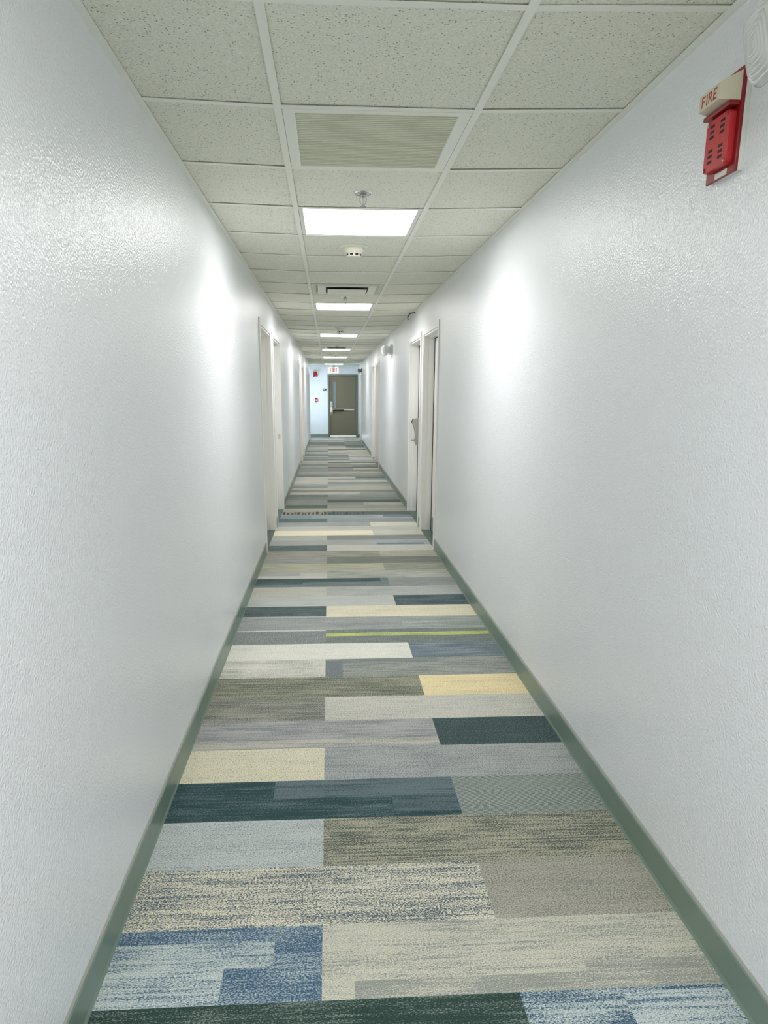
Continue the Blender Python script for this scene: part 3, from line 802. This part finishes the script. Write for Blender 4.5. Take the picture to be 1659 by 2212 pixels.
# wall sign
sg = thing('wall_sign', 'small dark blue sign with pale insert beside the olive door', 'sign', (-.337, YE, 1.571))
MB().box(-.064, .064, -.010, -.0005, -.044, .044, .002).build('plate', M_navy, sg)
MB().box(-.056, .010, -.0125, -.0101, -.012, .030, .0005).build('insert', M_teal, sg, None, 'pale blue insert')
pk = MB(); pk.lathe([(0, .0015), (.008, .0015), (.008, 0), (0, 0)], 16, Matrix.Translation((.042, -.0101, -.008)) @ Matrix.Rotation(math.pi/2, 4, 'X'))
pk.box(.034, .050, -.0116, -.0101, -.036, -.018); pk.build('pictogram', M_white, sg, None, 'small white figure mark')

# ------------------------------------------------------------------ emergency lights (x out of the wall, y sideways, z up)
def emergency_light(label, loc, mw, ml, yaw=0.0, S=1.0):
    t = thing('emergency_light', label, 'emergency light', loc, math.pi, 'emergency lights on the right wall')
    b = MB(); b.box(-.004, .035*S, -.14*S, .14*S, -.055*S, .055*S, .003); bo = b.build('body', mw, t)
    for s in (-1, 1):
        # head: deep rounded cup on a short neck, with a ribbed lens
        M = Matrix.Translation((.045*S, s*.085*S, .0)) @ Matrix.Rotation(s*math.radians(10)+yaw, 4, 'Z') @ Matrix.Rotation(math.radians(14), 4, 'Y') @ Matrix.Rotation(math.pi/2, 4, 'Y') @ Matrix.Scale(S, 4)
        def sq(prof, nn=48, e=5.0, sx=1.0, sy=1.0):
            q = bmesh.new(); rs = []
            for r, z in prof:
                ring = []
                for i in range(nn):
                    a = 2*math.pi*i/nn; c, d_ = math.cos(a), math.sin(a)
                    k = (abs(c)**e + abs(d_)**e)**(-1/e)
                    ring.append(q.verts.new((r*k*c*sx, r*k*d_*sy, z)))
                rs.append(ring)
            for u, v in zip(rs, rs[1:]):
                for i in range(nn):
                    f_ = q.faces.new((u[i], u[(i+1) % nn], v[(i+1) % nn], v[i])); f_.smooth = True
            q.faces.new(rs[0][::-1]); q.faces.new(rs[-1])
            return q
        h = MB(); h.add(sq([(.028, -.012), (.034, 0), (.046, .020), (.056, .042), (.058, .050)], sx=1.0, sy=1.15), M)
        ho = h.build('lamp_head', mw, t)
        prof = []
        N = 7
        for i in range(N*4+1):
            f_ = i/(N*4); r = .057*(1-f_)+.006
            z = .0505 + .030*math.sqrt(max(0, 1-((1-f_))**2)) + .0022*math.cos(2*math.pi*i/4)
            prof.append((r, z))
        ln = MB(); ln.add(sq(prof, sx=1.0, sy=1.15), M); ln.build('lens', ml, ho, None, 'clear ribbed lens')
    return t
emergency_light('clear ribbed emergency light at the top right edge, beside the red alarm', (HW, 1.515, 2.163), M_white, M_lens, 0, 1.1)
emergency_light('white emergency light with two lamp heads, beyond the open-frame right doors', (HW, 11.75, 2.125), M_white, M_lens, 0, 1.25)
emergency_light('grey emergency light far down the right wall near the exit door', (HW, 22.17, 2.12), M_greyshade, M_greyshade)  # its unlit look is put into the grey colour

# dark bent strip at the ceiling edge, right side
ls = MB()
pts = [(HW-.004, 8.62, ZW-.004), (HW-.05, 8.76, ZW-.006), (HW-.055, 8.92, ZW-.030), (HW-.035, 9.10, ZW-.040), (HW-.012, 9.26, ZW-.016)]
ls.tube(pts, .005, 8)
o = ls.build('loose_strip', M_black)
o['label'] = 'short black bent strip hanging loose at the ceiling edge above the right doors'; o['category'] = 'loose strip'

# ------------------------------------------------------------------ world and camera
wd = bpy.data.worlds.new('World'); sc.world = wd; wd.use_nodes = True
bg = wd.node_tree.nodes['Background']; bg.inputs['Color'].default_value = (0.76, 0.88, 1.0, 1); bg.inputs['Strength'].default_value = 6.0

pitch, yaw, roll = 0.2454, 0.0571, 0.0024
F, PX, PY = 1549.15, 800.48, 1237.99
fw = Vector((math.sin(yaw)*math.cos(pitch), math.cos(yaw)*math.cos(pitch), -math.sin(pitch)))
r0 = Vector((math.cos(yaw), -math.sin(yaw), 0)); u0 = r0.cross(fw)
rr = r0*math.cos(roll) + u0*math.sin(roll); uu = -r0*math.sin(roll) + u0*math.cos(roll)
cam = bpy.data.cameras.new('camera'); co = bpy.data.objects.new('camera', cam); COL.objects.link(co)
cam.sensor_fit = 'HORIZONTAL'; cam.sensor_width = 36; cam.lens = F/1659*36
cam.shift_x = (829.5-PX)/1659; cam.shift_y = (PY-1106)/1659
cam.clip_start = 0.02; cam.clip_end = 200
co.matrix_world = Matrix(((rr.x, uu.x, -fw.x, -0.198), (rr.y, uu.y, -fw.y, 0.0), (rr.z, uu.z, -fw.z, 1.4556), (0, 0, 0, 1)))
sc.camera = co

vs = sc.view_settings
vs.view_transform = 'Standard'; vs.look = 'None'; vs.gamma = 1.0; vs.use_curve_mapping = False
vs.exposure = 0.92
sc.cycles.use_light_tree = False; sc.cycles.max_bounces = 10; sc.cycles.diffuse_bounces = 8; sc.cycles.glossy_bounces = 3; sc.cycles.adaptive_threshold = 0.02; sc.cycles.transparent_max_bounces = 8
